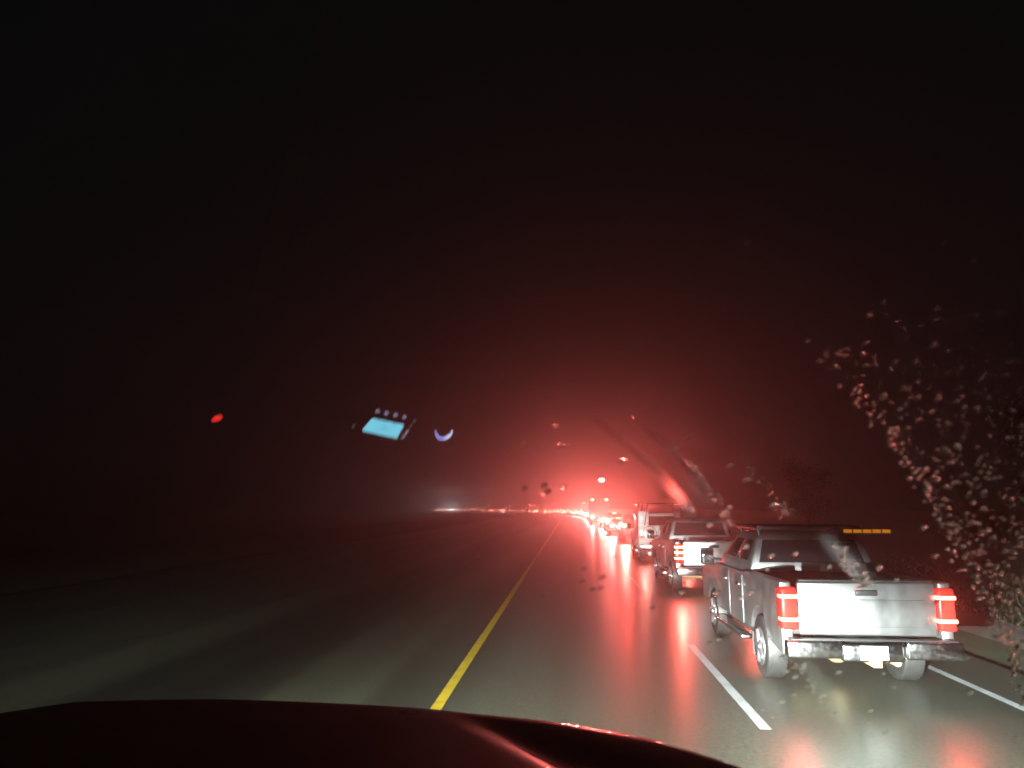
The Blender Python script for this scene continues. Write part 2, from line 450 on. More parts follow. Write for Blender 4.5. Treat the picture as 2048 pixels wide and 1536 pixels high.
        for k in range(5):
            x0 = .465+k*.137
            boxo('amber_lamp', (x0, x0+.118, 1.955, 1.975, 1.884, 1.936), M['lamp_amber'], am, .008)
    return t

# the pickup close on the right
near = pickup('pickup_truck', 'nearest pickup, pale tailgate glaring in the headlights, amber light bar on its roof rack',
              (3.55, 9.5, 0), R(-.6), M['silver_paint'], 'vehicles queuing in the right lane', lamp_w=(BRAKE_W*.22, BRAKE_W*.22), rack=True)
second = pickup('pickup_truck', 'white pickup between the nearest pickup and the white service truck, left brake lamp burning',
                (3.80, 20.3, 0), R(.3), M['silver_paint'], 'vehicles queuing in the right lane', lamp_w=(BRAKE_W*1.2, BRAKE_W*.6), hot=True, cabz=1.93)

# white service truck with ladder rack and round emblem
def service_truck(loc):
    t = pickup('service_truck', 'white service truck with ladder rack, side cabinets and a round emblem on its tailgate', loc, 0, M['white_paint'],
               'vehicles queuing in the right lane', bed=False, bars=False, cabz=2.0)
    t['category'] = 'service truck'
    for s in (-1, 1):
        x0, x1 = sorted((s*.66, s*1.10))
        pts = [(.04, .62)]+[p for p in arch(1.1, .42, .52) if p[1] >= .62]+[(1.95, .62), (1.95, 2.10), (.04, 2.10)]
        bm = bmesh.new(); prism_x(bm, pts, x0, x1); c = link('side_cabinet', bm, M['white_paint'], t, .015)
        boxo('cabinet_panel', (x0+.03, x1-.03, .02, .039, 1.58, 2.06), M['white_paint'], c, .006)
        xa, xb = sorted((s*.93, s*1.07)); boxo('tail_light', (xa, xb, -.075, -.032, 1.14, 1.32), M['lamp_bar'], t, .02)
        boxo('reflector', (xa, xb, -.06, -.032, 1.0, 1.08), M['tape_red'], t, .006)
    boxo('bed_floor', (-.655, .655, .02, 1.95, .70, .80), M['underbody'], t)
    tg = boxo('tailgate', (-1.09, 1.09, -.03, .035, .84, 1.52), M['white_paint'], t, .015)
    # emblem: ring and lettering
    bm = bmesh.new(); N = 40
    for i in range(N):
        a0, a1 = 2*math.pi*i/N, 2*math.pi*(i+1)/N
        P = lambda r, a, y: (-.64+r*math.cos(a), y, 1.19+r*math.sin(a)*1.05)
        bm.faces.new([bm.verts.new(p) for p in (P(.27, a0, -.036), P(.27, a1, -.036), P(.295, a1, -.036), P(.295, a0, -.036))])
        bm.faces.new([bm.verts.new(p) for p in (P(.27, a0, -.034), P(.27, a1, -.034), P(.27, a1, -.036), P(.27, a0, -.036))])
    link('emblem_ring', bm, M['letter'], tg)
    for body, px, pz, sz in (('Mid', -.65, 1.215, .24), ('Tow', -.62, 1.00, .23)):
        fc = bpy.data.curves.new('lettering', 'FONT'); fc.body = body; fc.size = sz; fc.align_x = 'CENTER'; fc.extrude = .003; fc.shear = .25
        fo = bpy.data.objects.new('lettering', fc); COL.objects.link(fo); fo.parent = tg
        dg = bpy.context.evaluated_depsgraph_get(); me = bpy.data.meshes.new_from_object(fo.evaluated_get(dg))
        bpy.data.objects.remove(fo); fo = bpy.data.objects.new('lettering', me); COL.objects.link(fo); fo.parent = tg; me.materials.clear(); me.materials.append(M['letter'])
        fo.location = (px, -.037, pz); fo.rotation_euler = (R(90), 0, 0)
    boxo('tailgate_slot', (.18, .46, -.04, -.028, 1.36, 1.43), M['black_plastic'], tg, .01)
    bm = bmesh.new()
    for s in (-1, 1):
        for yy in (.1, 1.85): tube(bm, (s*.95, yy, 2.1), (s*.90, yy, 2.42), .025)
        tube(bm, (s*.90, -.1, 2.42), (s*.90, 4.2, 2.42), .025); tube(bm, (s*.90, 3.9, 2.42), (s*.86, 4.3, 1.3), .025)
    for yy in (.1, 1.0, 1.85, 3.9): tube(bm, (-.9, yy, 2.42), (.9, yy, 2.42), .02)
    link('ladder_rack', bm, M['chrome'], t)
    bm = bmesh.new(); tube(bm, (-.84, -.02, 1.50), (-.70, -.04, 2.42), .018); link('antenna', bm, M['black_plastic'], t)
    bm = bmesh.new()
    for k in range(9): tube(bm, (.2, .3+k*.4, 2.46), (.62, .3+k*.4, 2.46), .012)
    for x in (.2, .62): tube(bm, (x, .0, 2.46), (x, 3.9, 2.46), .02)
    ld = link('ladder', bm, M['tan_metal']); ld.location = Vector(loc); tag(ld, 'ladder lying on the rack of the white service truck', 'ladder')
    boxo('bumper', (-1.06, 1.06, -.22, .0, .56, .76), M['chrome'], t, .02)
    u = boxo('underride_bar', (-.75, .55, -.16, -.10, .30, .46), M['tape_red'], t, .01)
    boxo('white_tape', (-.74, -.40, -.166, -.160, .31, .45), M['tape_white'], u, .002)
    bm = bmesh.new()
    box(bm, -.73, .73, -.15, -.1, .47, .6); box(bm, -.05, .05, -.1, .25, .5, .58)
    link('bracket', bm, M['underbody'], t)
    for s in (-1, 1):
        wheel(t, s*.86, 1.1, .40, .26, s)
        lamp('brake_lamp', t, (s*.88, -.12, 1.26), BRAKE_W*.7, (1, .17, .13), size=165)
    return t
service_truck((3.98, 31.8, 0))

# ------------------------------------------------------------------ the queue ahead
def make_vehicle(kind, paint, lampmat, name, label, cat):
    t = thing(name, label, cat, group='vehicles queuing in the right lane')
    if kind == 'car':
        L, W, zt, belt = 4.6, .88, 1.45, .92
        prof = [(.0, .35), (4.5, .35), (4.6, .6), (4.5, .78), (3.5, .92), (.35, .98), (.05, .9)]
        rings = [(.93, .45, 3.55, .80), (1.02, .60, 3.3, .77), (1.38, 1.2, 2.5, .62), (1.45, 1.4, 2.3, .54)]
        lz, lx = .78, .66
    elif kind == 'suv':
        L, W, zt, belt = 4.8, .95, 1.78, 1.05
        prof = [(.0, .42), (4.7, .42), (4.8, .7), (4.7, .98), (3.8, 1.08), (.05, 1.1)]
        rings = [(1.06, .06, 3.9, .90), (1.15, .08, 3.7, .87), (1.70, .30, 2.8, .72), (1.78, .45, 2.6, .62)]
        lz, lx = 1.12, .80
    else:
        L, W, zt, belt = 8.0, 1.2, 3.4, 1.2
        prof = [(6.0, .6), (7.9, .6), (8.0, .9), (7.9, 1.3), (7.2, 1.4), (6.0, 1.5)]
        rings = [(1.4, 6.02, 7.5, 1.0), (1.6, 6.04, 7.3, .98), (2.3, 6.06, 6.95, .92), (2.4, 6.1, 6.8, .85)]
        lz, lx = 1.0, .95
    bm = bmesh.new(); prism_x(bm, prof, -W, W); link('body', bm, paint, t, .06)
    if kind == 'truck':
        boxo('cargo_box', (-1.22, 1.22, 0, 5.95, .95, 3.4), M['white_paint'], t, .03)
        for s in (-1, 1): boxo('roof_marker', (s*.9-.12, s*.9+.12, -.03, .0, 3.22, 3.32), M['lamp_far'], t, .01)
    cab_shell(t, paint, rings)
    a, b2 = rings[1], rings[2]
    q = ((-a[3], a[1], a[0]), (a[3], a[1], a[0]), (b2[3], b2[1], b2[0]), (-b2[3], b2[1], b2[0]))
    quad_panel('rear_window', q, .08, .92, .05, .92, M['dark_glass'], t)
    for s in (-1, 1):
        q = ((s*a[3], a[1], a[0]), (s*a[3], a[2], a[0]), (s*b2[3], b2[2], b2[0]), (s*b2[3], b2[1], b2[0]))
        if s < 0: q = (q[1], q[0], q[3], q[2])
        quad_panel('side_window', q, .1, .9, .05, .88, M['dark_glass'], t)
        for yy in (.9, L-.95): wheel(t, s*(W-.12), yy, .34 if kind != 'truck' else .45, .22, s)
        boxo('tail_light', (s*lx-.13, s*lx+.13, -.035, .05, lz-.075, lz+.075), lampmat, t, .02)
    boxo('bumper', (-W*.96, W*.96, -.08, .04, .42, .62), M['dark_paint'], t, .03)
    boxo('licence_plate', (-.16, .16, -.095, -.082, .46, .6), M['plate'], t, .003)
    if kind != 'truck':
        boxo('high_brake_light', (-.18, .18, rings[2][1]-.03, rings[2][1]+.02, rings[2][0]-.01, rings[2][0]+.03), lampmat, t, .005)
    return t
def clone(root, label, loc, rz):
    c = root.copy(); COL.objects.link(c); c.location = loc; c.rotation_euler = (0, 0, rz); c['label'] = label
    for ch in root.children:
        d = ch.copy(); COL.objects.link(d); d.parent = c
        for g_ in ch.children:
            e = g_.copy(); COL.objects.link(e); e.parent = d
    return c

protos = {}
def lane_vehicle(kind, paint, lampname, label, y, x, watts, colour=(1, .16, .145)):
    key = (kind, paint, lampname)
    cat = {'car': 'car', 'suv': 'SUV', 'truck': 'box truck'}[kind]
    nm = {'car': 'queued_car', 'suv': 'queued_suv', 'truck': 'box_truck'}[kind]
    loc = (path_x(y)+x*math.cos(path_rz(y)), y+x*math.sin(path_rz(y)), 0); rz = path_rz(y)
    if key not in protos:
        t = make_vehicle(kind, M[paint], M[lampname], nm, label, cat); t.location = loc; t.rotation_euler = (0, 0, rz); protos[key] = t
    else: t = clone(protos[key], label, loc, rz)
    if watts:
        lamp('brake_glow', t, ({'car': -.66, 'suv': -.8, 'truck': -.95}[kind], -.3, {'car': .9, 'suv': 1.15, 'truck': 1.1}[kind]), watts, colour, size=170, radius=.25)
    return t
ORD = ['first', 'second', 'third', 'fourth', 'fifth', 'sixth', 'seventh', 'eighth', 'ninth', 'tenth', 'eleventh', 'twelfth', 'thirteenth', 'fourteenth',
       'fifteenth', 'sixteenth', 'seventeenth', 'eighteenth', 'nineteenth', 'twentieth', 'twenty-first', 'twenty-second', 'twenty-third', 'twenty-fourth',
       'twenty-fifth', 'twenty-sixth', 'twenty-seventh', 'twenty-eighth', 'twenty-ninth', 'thirtieth']
ORD += ['thirty-'+w for w in ORD[:9]]+['fortieth']+['forty-'+w for w in ORD[:9]]
KINDNAME = {'car': 'car', 'suv': 'tall SUV', 'truck': 'box truck'}
lane_vehicle('suv', 'red_paint', 'lamp_hot', 'dark red SUV with one big brake lamp blazing just left of the white service truck', 49, 4.36, BRAKE_W*13, (1, .085, .07))
y = 62.0; kinds = ['car', 'suv', 'car', 'truck', 'suv', 'car', 'suv', 'car', 'truck', 'car', 'suv', 'car']
paints = ['dark_paint', 'grey_paint', 'red_paint']
for i, k in enumerate(kinds):
    lane_vehicle(k, paints[i % 3], 'lamp_far' if y > 90 else 'lamp_hot',
                 '%s, %s in the queue beyond the white service truck' % (KINDNAME[k], ORD[i+1]), y, 4.3+rnd.uniform(-.45, .35), BRAKE_W*(15-y*.04))
    y += {'car': 11.5, 'suv': 12.5, 'truck': 17}[k]+rnd.uniform(-1, 3)
far = []
yy = y
while yy < 500:
    far.append(yy); yy += rnd.uniform(8.5, 13.5)+(yy-200)*.008
for i, y in enumerate(far):
    k = rnd.choice(['car', 'suv', 'car', 'suv', 'truck'])
    n_from_left = len(far)-1-i
    white = i in (len(far)-3, len(far)-11)
    lane_vehicle(k, paints[i % 3], 'lamp_farwhite' if white else rnd.choice(['lamp_remote', 'lamp_faint', 'lamp_faint']),
                 '%s %s on the horizon, %s from its left end' % (KINDNAME[k], 'showing white lights' if white else 'showing red lights', ORD[n_from_left]),
                 y, 3.6+rnd.choice([0, 0, 0, -3.6])*(1 if y > 260 else 0), (14000 if n_from_left == 2 else 400) if white else BRAKE_W*(1.6 if i % 4 == 0 else 0), (.75, .88, 1) if white else (1, .15, .10))
print('FAR', len(far))

# ------------------------------------------------------------------ roadside trees (right)
def tree(label, x, y, h, seed):
    r = random.Random(seed)
    t = thing('roadside_tree', label, 'tree', (x, y, gz(x, y)-.1), group='trees beyond the right verge')
    bm = bmesh.new(); tops = []
    def limb(a, b, r0, r1):
        d = (b-a); cyl(bm, (a+b)/2, d.normalized(), r0, d.length, 7, r1)
    a = Vector((0, 0, 0)); b = Vector((r.uniform(-.3, .3), r.uniform(-.3, .3), h*.45)); limb(a, b, .16, .11)
    c = b+Vector((r.uniform(-.4, .4), 0, h*.35)); limb(b, c, .11, .05)
    for k in range(9):
        s = a.lerp(b, r.uniform(.5, 1)) if k < 4 else b.lerp(c, r.random())
        an = r.random()*6.28; L = h*r.uniform(.14, .26)
        e = s+Vector((math.cos(an)*L, math.sin(an)*L, L*r.uniform(.2, .8))); limb(s, e, .05, .015); tops.append(e); tops.append(s.lerp(e, .6))
    tops += [c, c+Vector((0, 0, h*.08))]
    link('trunk', bm, M['bark'], t, smooth=True)
    bm = bmesh.new()
    for k in range(5200):
        o = r.choice(tops); d = Vector((r.gauss(0, 1), r.gauss(0, 1), r.gauss(0, .8)))*h*.072
        p = o+d; s_ = r.uniform(.07, .17)
        u = Vector((r.gauss(0, 1), r.gauss(0, 1), r.gauss(0, 1))).normalized(); v = u.orthogonal().normalized()
        bm.faces.new([bm.verts.new(p+u*s_), bm.verts.new(p+v*s_*.5), bm.verts.new(p-u*s_), bm.verts.new(p-v*s_*.5)])
    link('crown', bm, M['leaf'], t)
    return t
spots = [(16.5, 24, 7.5, 'dark tree nearest behind the right verge'), (23, 36, 7.5, 'tallest dark tree on the right verge, beyond the wet part of the windscreen'),
         (19, 62, 6, 'low dark tree beyond the roof of the nearest pickup')]
for i, (x, y, h, lb) in enumerate(spots): tree(lb, x, y, h, 20+i)

# ------------------------------------------------------------------ the vehicle we sit in
own = thing('own_truck', 'maroon bonnet and windscreen of the vehicle the picture is taken from', 'truck', (-.6, 0, 0))
OX = -.6
def hood_front(x):   # x in world
    pts = [(-1.70, 1.15), (-1.55, 1.40), (-1.26, 1.60), (-.745, 1.66), (-.29, 1.63), (-.04, 1.60), (.16, 1.54), (.30, 1.43), (.42, 1.26), (.52, 1.0)]
    for (xa, ya), (xb, yb) in zip(pts, pts[1:]):
        if xa <= x <= xb: return ya+(yb-ya)*(x-xa)/(xb-xa)
    return pts[0][1] if x < pts[0][0] else pts[-1][1]
def sst(a, b, v):
    t = max(0, min(1, (v-a)/(b-a))); return t*t*(3-2*t)
def hood_z(x, y):
    xc = -.66; z = 1.848-.030*((x-xc)/.9)**2-.016*abs((x-xc)/.9)**4+.07*(1.65-y)
    # raised centre panel: steps down to the wing along a crease
    cr = -.14+(1.5-y)*.70
    z -= .026*sst(cr-.115, cr, x)*sst(.0, .30, hood_front(x)-y)
    cl = -1.2-(1.5-y)*.70
    z -= .030*sst(cl+.115, cl, x) if x < cl+.115 else 0
    # wing swells again
    z += .006*math.exp(-((x-cr-.20)/.12)**2)*sst(.0, .2, hood_front(x)-y)
    return z
bm = bmesh.new(); NX, NY = 150, 26
rows = []
for i in range(NX+1):
    x = -1.68+(2.19)*i/NX; yf = hood_front(x); col = []
    for j in range(NY+1):
        y = .88+(yf-.88)*j/NY
        d = (yf-y); edge = .035*max(0, 1-d/.06)**2
        col.append(bm.verts.new((x-OX, y, hood_z(x, y)-edge)))
    for k in range(1, 7):   # rolled nose going down
        a = k/6
        col.append(bm.verts.new((x-OX, yf+.045*math.sin(a*1.4), hood_z(x, yf)-.035-.03*k-.05*a*a)))
    rows.append(col)
for i in range(NX):
    for j in range(len(rows[0])-1):
        bm.faces.new((rows[i][j], rows[i+1][j], rows[i+1][j+1], rows[i][j+1]))
hd = link('hood', bm, M['hood_paint'], own, smooth=True)
sol = hd.modifiers.new('thickness', 'SOLIDIFY'); sol.thickness = .02; sol.offset = -1
# front end below the bonnet (grille, wings, wheels) for views from the side
bm = bmesh.new()
xs = [(-1.50, 1.42), (-1.22, 1.62), (-.6, 1.68), (.02, 1.60), (.26, 1.42)]
bot = [(-1.58-OX, .0, .55)]+[(x-OX, y-.02, .55) for x, y in xs]+[(.36-OX, .0, .55)]
top = [(-1.58-OX, .0, 1.60)]+[(x-OX, y-.02, 1.56) for x, y in xs]+[(.36-OX, .0, 1.60)]
hexa(bm, bot, top); bmesh.ops.recalc_face_normals(bm, faces=bm.faces)
link('front_end', bm, M['hood_paint'], own, .03)
boxo('grille', (-.45, .45, 1.655, 1.70, .95, 1.40), M['black_plastic'], own, .02)
boxo('bumper', (-.98, .98, 1.55, 1.80, .45, .72), M['chrome'], own, .04)
for s in (-1, 1): wheel(own, s*.86, .75, .42, .28, s)
for s in (-1, 1):
    hl = boxo('headlight', (s*.72-.15, s*.72+.15, 1.44, 1.66, 1.02, 1.22), M['headlamp_glass'], own, .02)
    # shield that cuts the beam off at the top, as in a dipped headlamp
    boxo('cutoff_shield', (s*.72-.30, s*.72+.30, 1.776, 1.780, 1.132, 1.30), M['black_plastic'], hl, 0)
    if s > 0: lamp('added_tailgate_beam', own, (s*.72, 1.70, 1.133), BEAM_W*6.5, (.90, 1, .98), aim=(.50, 1, -.03), size=42, radius=.006, blend=1.0)  # extra spot added at the right headlamp to brighten the nearest tailgate
    lamp('main_beam', own, (s*.72, 1.70, 1.125), BEAM_W*2.6, (.96, 1, .97), aim=(.11, 1, -.03), size=30, radius=.006, blend=1.0)
    lp = lamp('dipped_beam', own, (s*.72, 1.70, 1.133), BEAM_W*(.8 if s > 0 else 1.5), (1, 1, .86), aim=(.20 if s > 0 else .04, 1, -.26), size=116, radius=.006, blend=.75)

# windscreen
S = R(55)
WN = Vector((0, math.sin(S), math.cos(S))); WU = Vector((0, -math.cos(S), math.sin(S))); WX = Vector((1, 0, 0))
W0 = EYE+Vector((0, .75, 0))
def on_glass(px, py):
    d = ray(px, py); t = (W0-EYE).dot(WN)/d.dot(WN); return EYE+d*t
oloc = Vector((OX, 0, 0))
bm = bmesh.new(); q = []
for x, u in ((-1.50, -.44), (.60, -.44), (.54, .52), (-1.44, .52)):
    q.append(W0+WX*x*1.0+WU*u-oloc)
hexa(bm, [p+WN*.0 for p in q], [p+WN*.0035 for p in q]); bmesh.ops.recalc_face_normals(bm, faces=bm.faces)
link('windscreen', bm, M['windscreen'], own)
for x0, x1 in (((-1.50, -.44), (-1.44, .52)), ((.60, -.44), (.54, .52))):
    a = W0+WX*(x0[0])+WU*x0[1]-oloc; b_ = W0+WX*x1[0]+WU*x1[1]-oloc
    bm = bmesh.new(); s = 1 if x0[0] > 0 else -1
    hexa(bm, [a-WN*.05, a+WX*s*.09-WN*.05, a+WX*s*.09+WN*.01, a+WN*.01], [b_-WN*.05, b_+WX*s*.09-WN*.05, b_+WX*s*.09+WN*.01, b_+WN*.01])
    bmesh.ops.recalc_face_normals(bm, faces=bm.faces); link('windscreen_pillar', bm, M['black_plastic'], own, .01)
e = W0+WU*.52-oloc
boxo('roof_header', (-.95, 1.20, e.y-.35, e.y+.02, e.z, e.z+.06), M['dash_plastic'], own, .02)
# dashboard: top shelf and a face that leans back towards the seats
def gl2(t_): return W0+WU*t_-oloc
bm = bmesh.new(); lo = gl2(-.43)
prism_x(bm, [(lo.y-.01, lo.z-.01), (.70, 1.945), (.60, 1.935), (.36, 1.84), (.33, 1.45), (lo.y-.01, 1.45)], -.96, 1.02)
link('dashboard', bm, M['dash_plastic'], own, .01)
# the lit instruments on that face, seen mirrored in the windscreen
FA, FB = Vector((0, .60, 1.935)), Vector((0, .36, 1.84))
FN = (FB-FA).cross(Vector((1, 0, 0))).normalized()
if FN.z < 0: FN = -FN
def mirrored(px, py, lift=.004):
    p = on_glass(px, py); d = ray(px, py); r_ = d-2*d.dot(WN)*WN
    t = (FA+FN*lift-p).dot(FN)/r_.dot(FN); return p+r_*t
def face_part(name, corners, m, parent, lift=.004, bevel=0):
    pts = [mirrored(px, py, lift) for px, py in corners]
    for p in pts[:0]: print(name, p)
    bm = bmesh.new(); hexa(bm, [p-FN*.004-oloc for p in pts], [p-oloc for p in pts]); bmesh.ops.recalc_face_normals(bm, faces=bm.faces)
    return link(name, bm, m, parent, bevel)
def screen_mat():
    m, n, l, b = mat('radio_screen_glow')
    b.inputs['Base Color'].default_value = (.02, .05, .06, 1)
    b.inputs['Emission Color'].default_value = (.22, .78, 1.0, 1); b.inputs['Emission Strength'].default_value = 8.5
    m.cycles.emission_sampling = 'NONE'
    return m
M['screen'] = screen_mat()
M['screen_mark'] = emissive('dim_screen_lettering', (.10, .45, .62), 5)
M['button'] = emissive('backlit_button_mark', (.62, .55, .85), 3.2)
M['ring'] = emissive('blue_dial_ring', (.33, .36, 1.0), 12)
M['ring_pale'] = emissive('pale_dial_ring', (.55, .65, 1.0), 15)
M['warn'] = emissive('red_warning_lamp', (1, .03, .02), 9)
radio = face_part('radio', [(716, 816), (842, 838), (818, 888), (696, 866)], M['black_plastic'], own, .003)
scr = face_part('screen', [(743, 838), (806, 851), (792, 876), (724, 861)], M['screen'], radio, .006)
for k, (cx, cy_) in enumerate(((757, 842.5), (773, 846), (788, 849.5), (743, 862), (752, 864.5))):
    w = 2.2; h_ = .8
    face_part('screen_mark', [(cx-w, cy_-h_), (cx+w, cy_-h_+.8), (cx+w, cy_+h_+.8), (cx-w, cy_+h_)], M['screen_mark'], radio, .0064)
for k in range(5):
    cx, cy_ = 761+k*3.2, 857+k*.5
    face_part('screen_mark', [(cx, cy_-3), (cx+1, cy_-3), (cx+.2, cy_+3), (cx-.8, cy_+3)], M['screen_mark'], radio, .0064)
for cx, cy_ in ((754, 823), (772, 827.5), (790, 831), (808, 835)):
    for dy, dx in ((-1.9, .8), (1.5, -.6)):
        face_part('button', [(cx+dx-3.4, cy_+dy-1), (cx+dx+4, cy_+dy-.3), (cx+dx+3.4, cy_+dy+1.4), (cx+dx-4, cy_+dy+.7)], M['button'], radio, .005)
M['button_dim'] = emissive('dim_button_mark', (.6, .5, .45), .9)
for cx, cy_, mm in ((828, 843, 'button_dim'), (821, 853, 'button_dim'), (813, 865, 'button'), (806, 874, 'button'), (706, 853, 'button_dim')):
    face_part('button', [(cx, cy_-2.6), (cx+4, cy_-2.6), (cx, cy_+2.6), (cx-4, cy_+2.6)], M[mm], radio, .005)
# dial with a half-lit ring
ring_pts = []
for k in range(15):
    a = R(200-k*(215/14))
    ring_pts.append((886+17*math.cos(a)+2*math.sin(a)*0, 866-0*k, a))
dial = face_part('dial', [(866+0, 862), (880, 850), (900, 852), (908, 864), (898, 880), (876, 882)], M['black_plastic'], own, .003)
for seg_, mm in (((0, 8), 'ring'), ((8, 14), 'ring_pale')):
    bm = bmesh.new()
    for k in range(seg_[0], seg_[1]):
        def rp(k, rr):
            a = R(175+k*(190/14)); return (887+rr*math.cos(a)*1.0+ .18*rr*math.sin(a), 864-rr*.92*math.sin(a)+0)
        wd = 1.2+2.2*math.sin(math.pi*(k+.5)/14)
        c4 = [mirrored(*rp(k, 17), .006), mirrored(*rp(k+1, 17), .006), mirrored(*rp(k+1, 17-wd), .006), mirrored(*rp(k, 17-wd), .006)]
        hexa(bm, [p-FN*.002-oloc for p in c4], [p-oloc for p in c4])
    bmesh.ops.recalc_face_normals(bm, faces=bm.faces); link('lit_ring', bm, M[mm], dial)
wl = face_part('warning_lamp', [(422, 842), (425, 836), (436, 831), (442, 833), (439, 838), (430, 841)], M['warn'], own, .004)

# ------------------------------------------------------------------ water on the windscreen
def bead(bm, p, r, asp=1.0, hgt=.5, ang=0.0, n=10):
    """spherical cap standing on the outer face of the windscreen"""
    base = p+WN*.0037; e1 = (WX*math.cos(ang)+WU*math.sin(ang)); e2 = (WU*math.cos(ang)-WX*math.sin(ang))
    rings = []
    for k, (rr, hh) in enumerate(((1, 0), (.93, .38), (.70, .75), (.38, .95))):
        rings.append([bm.verts.new(base+(e1*math.cos(a)*rr*r*asp+e2*math.sin(a)*rr*r)+WN*hh*hgt*r) for a in [2*math.pi*i/n for i in range(n)]])
    topv = bm.verts.new(base+WN*hgt*r)
    for a, b2 in zip(rings, rings[1:]):
        for i in range(n):
            j = (i+1) % n; bm.faces.new((a[j], a[i], b2[i], b2[j]))
    for i in range(n): bm.faces.new((rings[-1][(i+1) % n], rings[-1][i], topv))
r = random.Random(11)
edge = [(1480, 500), (1560, 640), (1655, 745), (1790, 880), (1875, 1030), (1945, 1150), (1990, 1250), (2060, 1420)]
def edge_x(py):
    for (xa, ya), (xb, yb) in zip(edge, edge[1:]):
        if ya <= py <= yb: return xa+(xb-xa)*(py-ya)/(yb-ya)
    return edge[0][0] if py < edge[0][1] else edge[-1][0]
bm = bmesh.new(); cnt = 0
while cnt < 1250:
    py = r.uniform(480, 1440); ex = edge_x(py); px = ex+r.random()**1.15*(2180-ex)
    dens = sst(560, 1000, py)*.95+.05
    if r.random() > dens: continue
    p = on_glass(px, py); rad = r.choice([.0006, .0008, .0011, .0014, .0018, .0023])*r.uniform(.8, 1.15)
    bead(bm, p, rad, r.uniform(1, 1.5), r.uniform(.4, .7), r.uniform(.1, .7), 8); cnt += 1
for k in range(120):   # beads the wiper has piled up along its edge
    py = 780+k*5.5+r.uniform(-3, 3); px = edge_x(py)+r.gauss(4, 12)
    bead(bm, on_glass(px, py), r.uniform(.0012, .0028), r.uniform(1, 1.4), .5, r.random(), 8)
o = link('raindrops', bm, M['water'], smooth=True); tag(o, 'dense raindrops on the unwiped right side of the windscreen', 'raindrops'); o['kind'] = 'stuff'
LONE = [(1551,1016),(1383,1024),(1421,1054),(1494,1098),(1545,1116),(1536,1143),(1593,1112),(1660,1138),(1688,1116),(1760,1140),(1733,1161),(1794,1165),
 (1435,1191),(1504,1190),(1484,1200),(1441,1283),(1421,1291),(1489,1277),(1568,1318),(1576,1323),(1610,1335),(1607,1343),(1574,1350),(1592,1361),(1627,1378),
 (1648,1399),(1590,1396),(1565,1410),(1529,1425),(1547,1440),(1675,1433),(1668,1434),(1743,1428),(1739,1453),(1775,1330),(1770,1353),(1791,1381),(1943,1392),
 (1878,1209),(1773,1471),(2036,1479),(1873,1117),(1680,1351),(1912,1323),(1937,1323),(1048,981),(1094,989),(1245,926),(1204,965),(1352,902),(1461,937),
 (1369,871),(1382,881),(1261,844),(1114,857),(1124,894),(1050,893),(1312,823),(1494,966),(1461,1020),(1453,1030),(1088,975),(1129,979),(1084,1196),
 (1168,1143),(1205,1160),(1185,1184),(1164,1168),(1201,1182),(1306,1221),(1366,1189),(1850,1060),(1215,1075)]
proto = None
for k, (px, py) in enumerate(LONE):
    p = on_glass(px, py)
    bm = bmesh.new(); rr = r.uniform(.0018, .0029); s_ = r.uniform(.9, 1.25)
    base = Vector(p)
    bead(bm, Vector((0, 0, 0)), rr*1.1, 1.35*s_, .34, R(35), 12)
    o = link('raindrop', bm, M['water_thin'] if (py < 1035 or px < 1320 or py > 1310) else M['water'], smooth=True); o.location = base
    if py < 1035: lb = 'single raindrop on the windscreen above the queue of vehicles'
    elif px < 1320: lb = 'single raindrop on the windscreen in front of the red reflections on the road'
    elif py < 1310: lb = 'single raindrop on the windscreen in front of the pickup trucks'
    else: lb = 'single raindrop on the windscreen below the nearest pickup'
    tag(o, lb, 'raindrop', lb.replace('single raindrop', 'raindrops'))
def trail(label, pts, width, n, rmin, rmax):
    bm = bmesh.new()
    for k in range(n):
        t = r.random()*(len(pts)-1); i = int(t); f = t-i
        px = pts[i][0]*(1-f)+pts[i+1][0]*f+r.gauss(0, width); py = pts[i][1]*(1-f)+pts[i+1][1]*f+r.gauss(0, width*.5)
        bead(bm, on_glass(px, py), r.uniform(rmin, rmax), r.uniform(1, 1.8), .35, r.uniform(-1, 0), 8)
    o = link('water_trail', bm, M['water_thin'], smooth=True); tag(o, label, 'water trail', 'water trails left by the wiper')
trail('beaded water trail left by the wiper, running down to the white pickup', [(1375, 925), (1410, 965), (1440, 1010), (1462, 1060)], 4, 60, .0008, .0018)
trail('broad beaded water trail across the rear window of the nearest pickup', [(1675, 1100), (1700, 1140), (1735, 1180)], 8, 110, .0008, .0020)
trail('beaded water trail under the bumper of the nearest pickup', [(1590, 1330), (1625, 1380), (1660, 1430)], 7, 60, .0007, .0015)
trail('faint water trail above the roof of the nearest pickup', [(1495, 930), (1540, 985), (1580, 1040)], 8, 40, .0006, .0012)

# wiped film of water: long low ridges left by the wiper blade, thinning out at their edges
def film(name, tint, k):
    m, n, l, b = mat(name); n.remove(b); out = n.get('Material Output')
    at_ = n.new('ShaderNodeAttribute'); at_.attribute_name = 'thickness'
    a_ = n.new('ShaderNodeBsdfTransparent')
    d_ = n.new('ShaderNodeBsdfTransparent'); d_.inputs[0].default_value = (tint, tint, tint, 1)
    g_ = n.new('ShaderNodeBsdfRefraction'); g_.inputs['Roughness'].default_value = .35; g_.inputs['IOR'].default_value = 1.1
    m1 = n.new('ShaderNodeMixShader'); m1.inputs[0].default_value = k
    l.new(d_.outputs[0], m1.inputs[1]); l.new(g_.outputs[0], m1.inputs[2])
    m2 = n.new('ShaderNodeMixShader')
    l.new(at_.outputs['Fac'], m2.inputs[0]); l.new(a_.outputs[0], m2.inputs[1]); l.new(m1.outputs[0], m2.inputs[2])
    l.new(m2.outputs[0], out.inputs[0]); return m
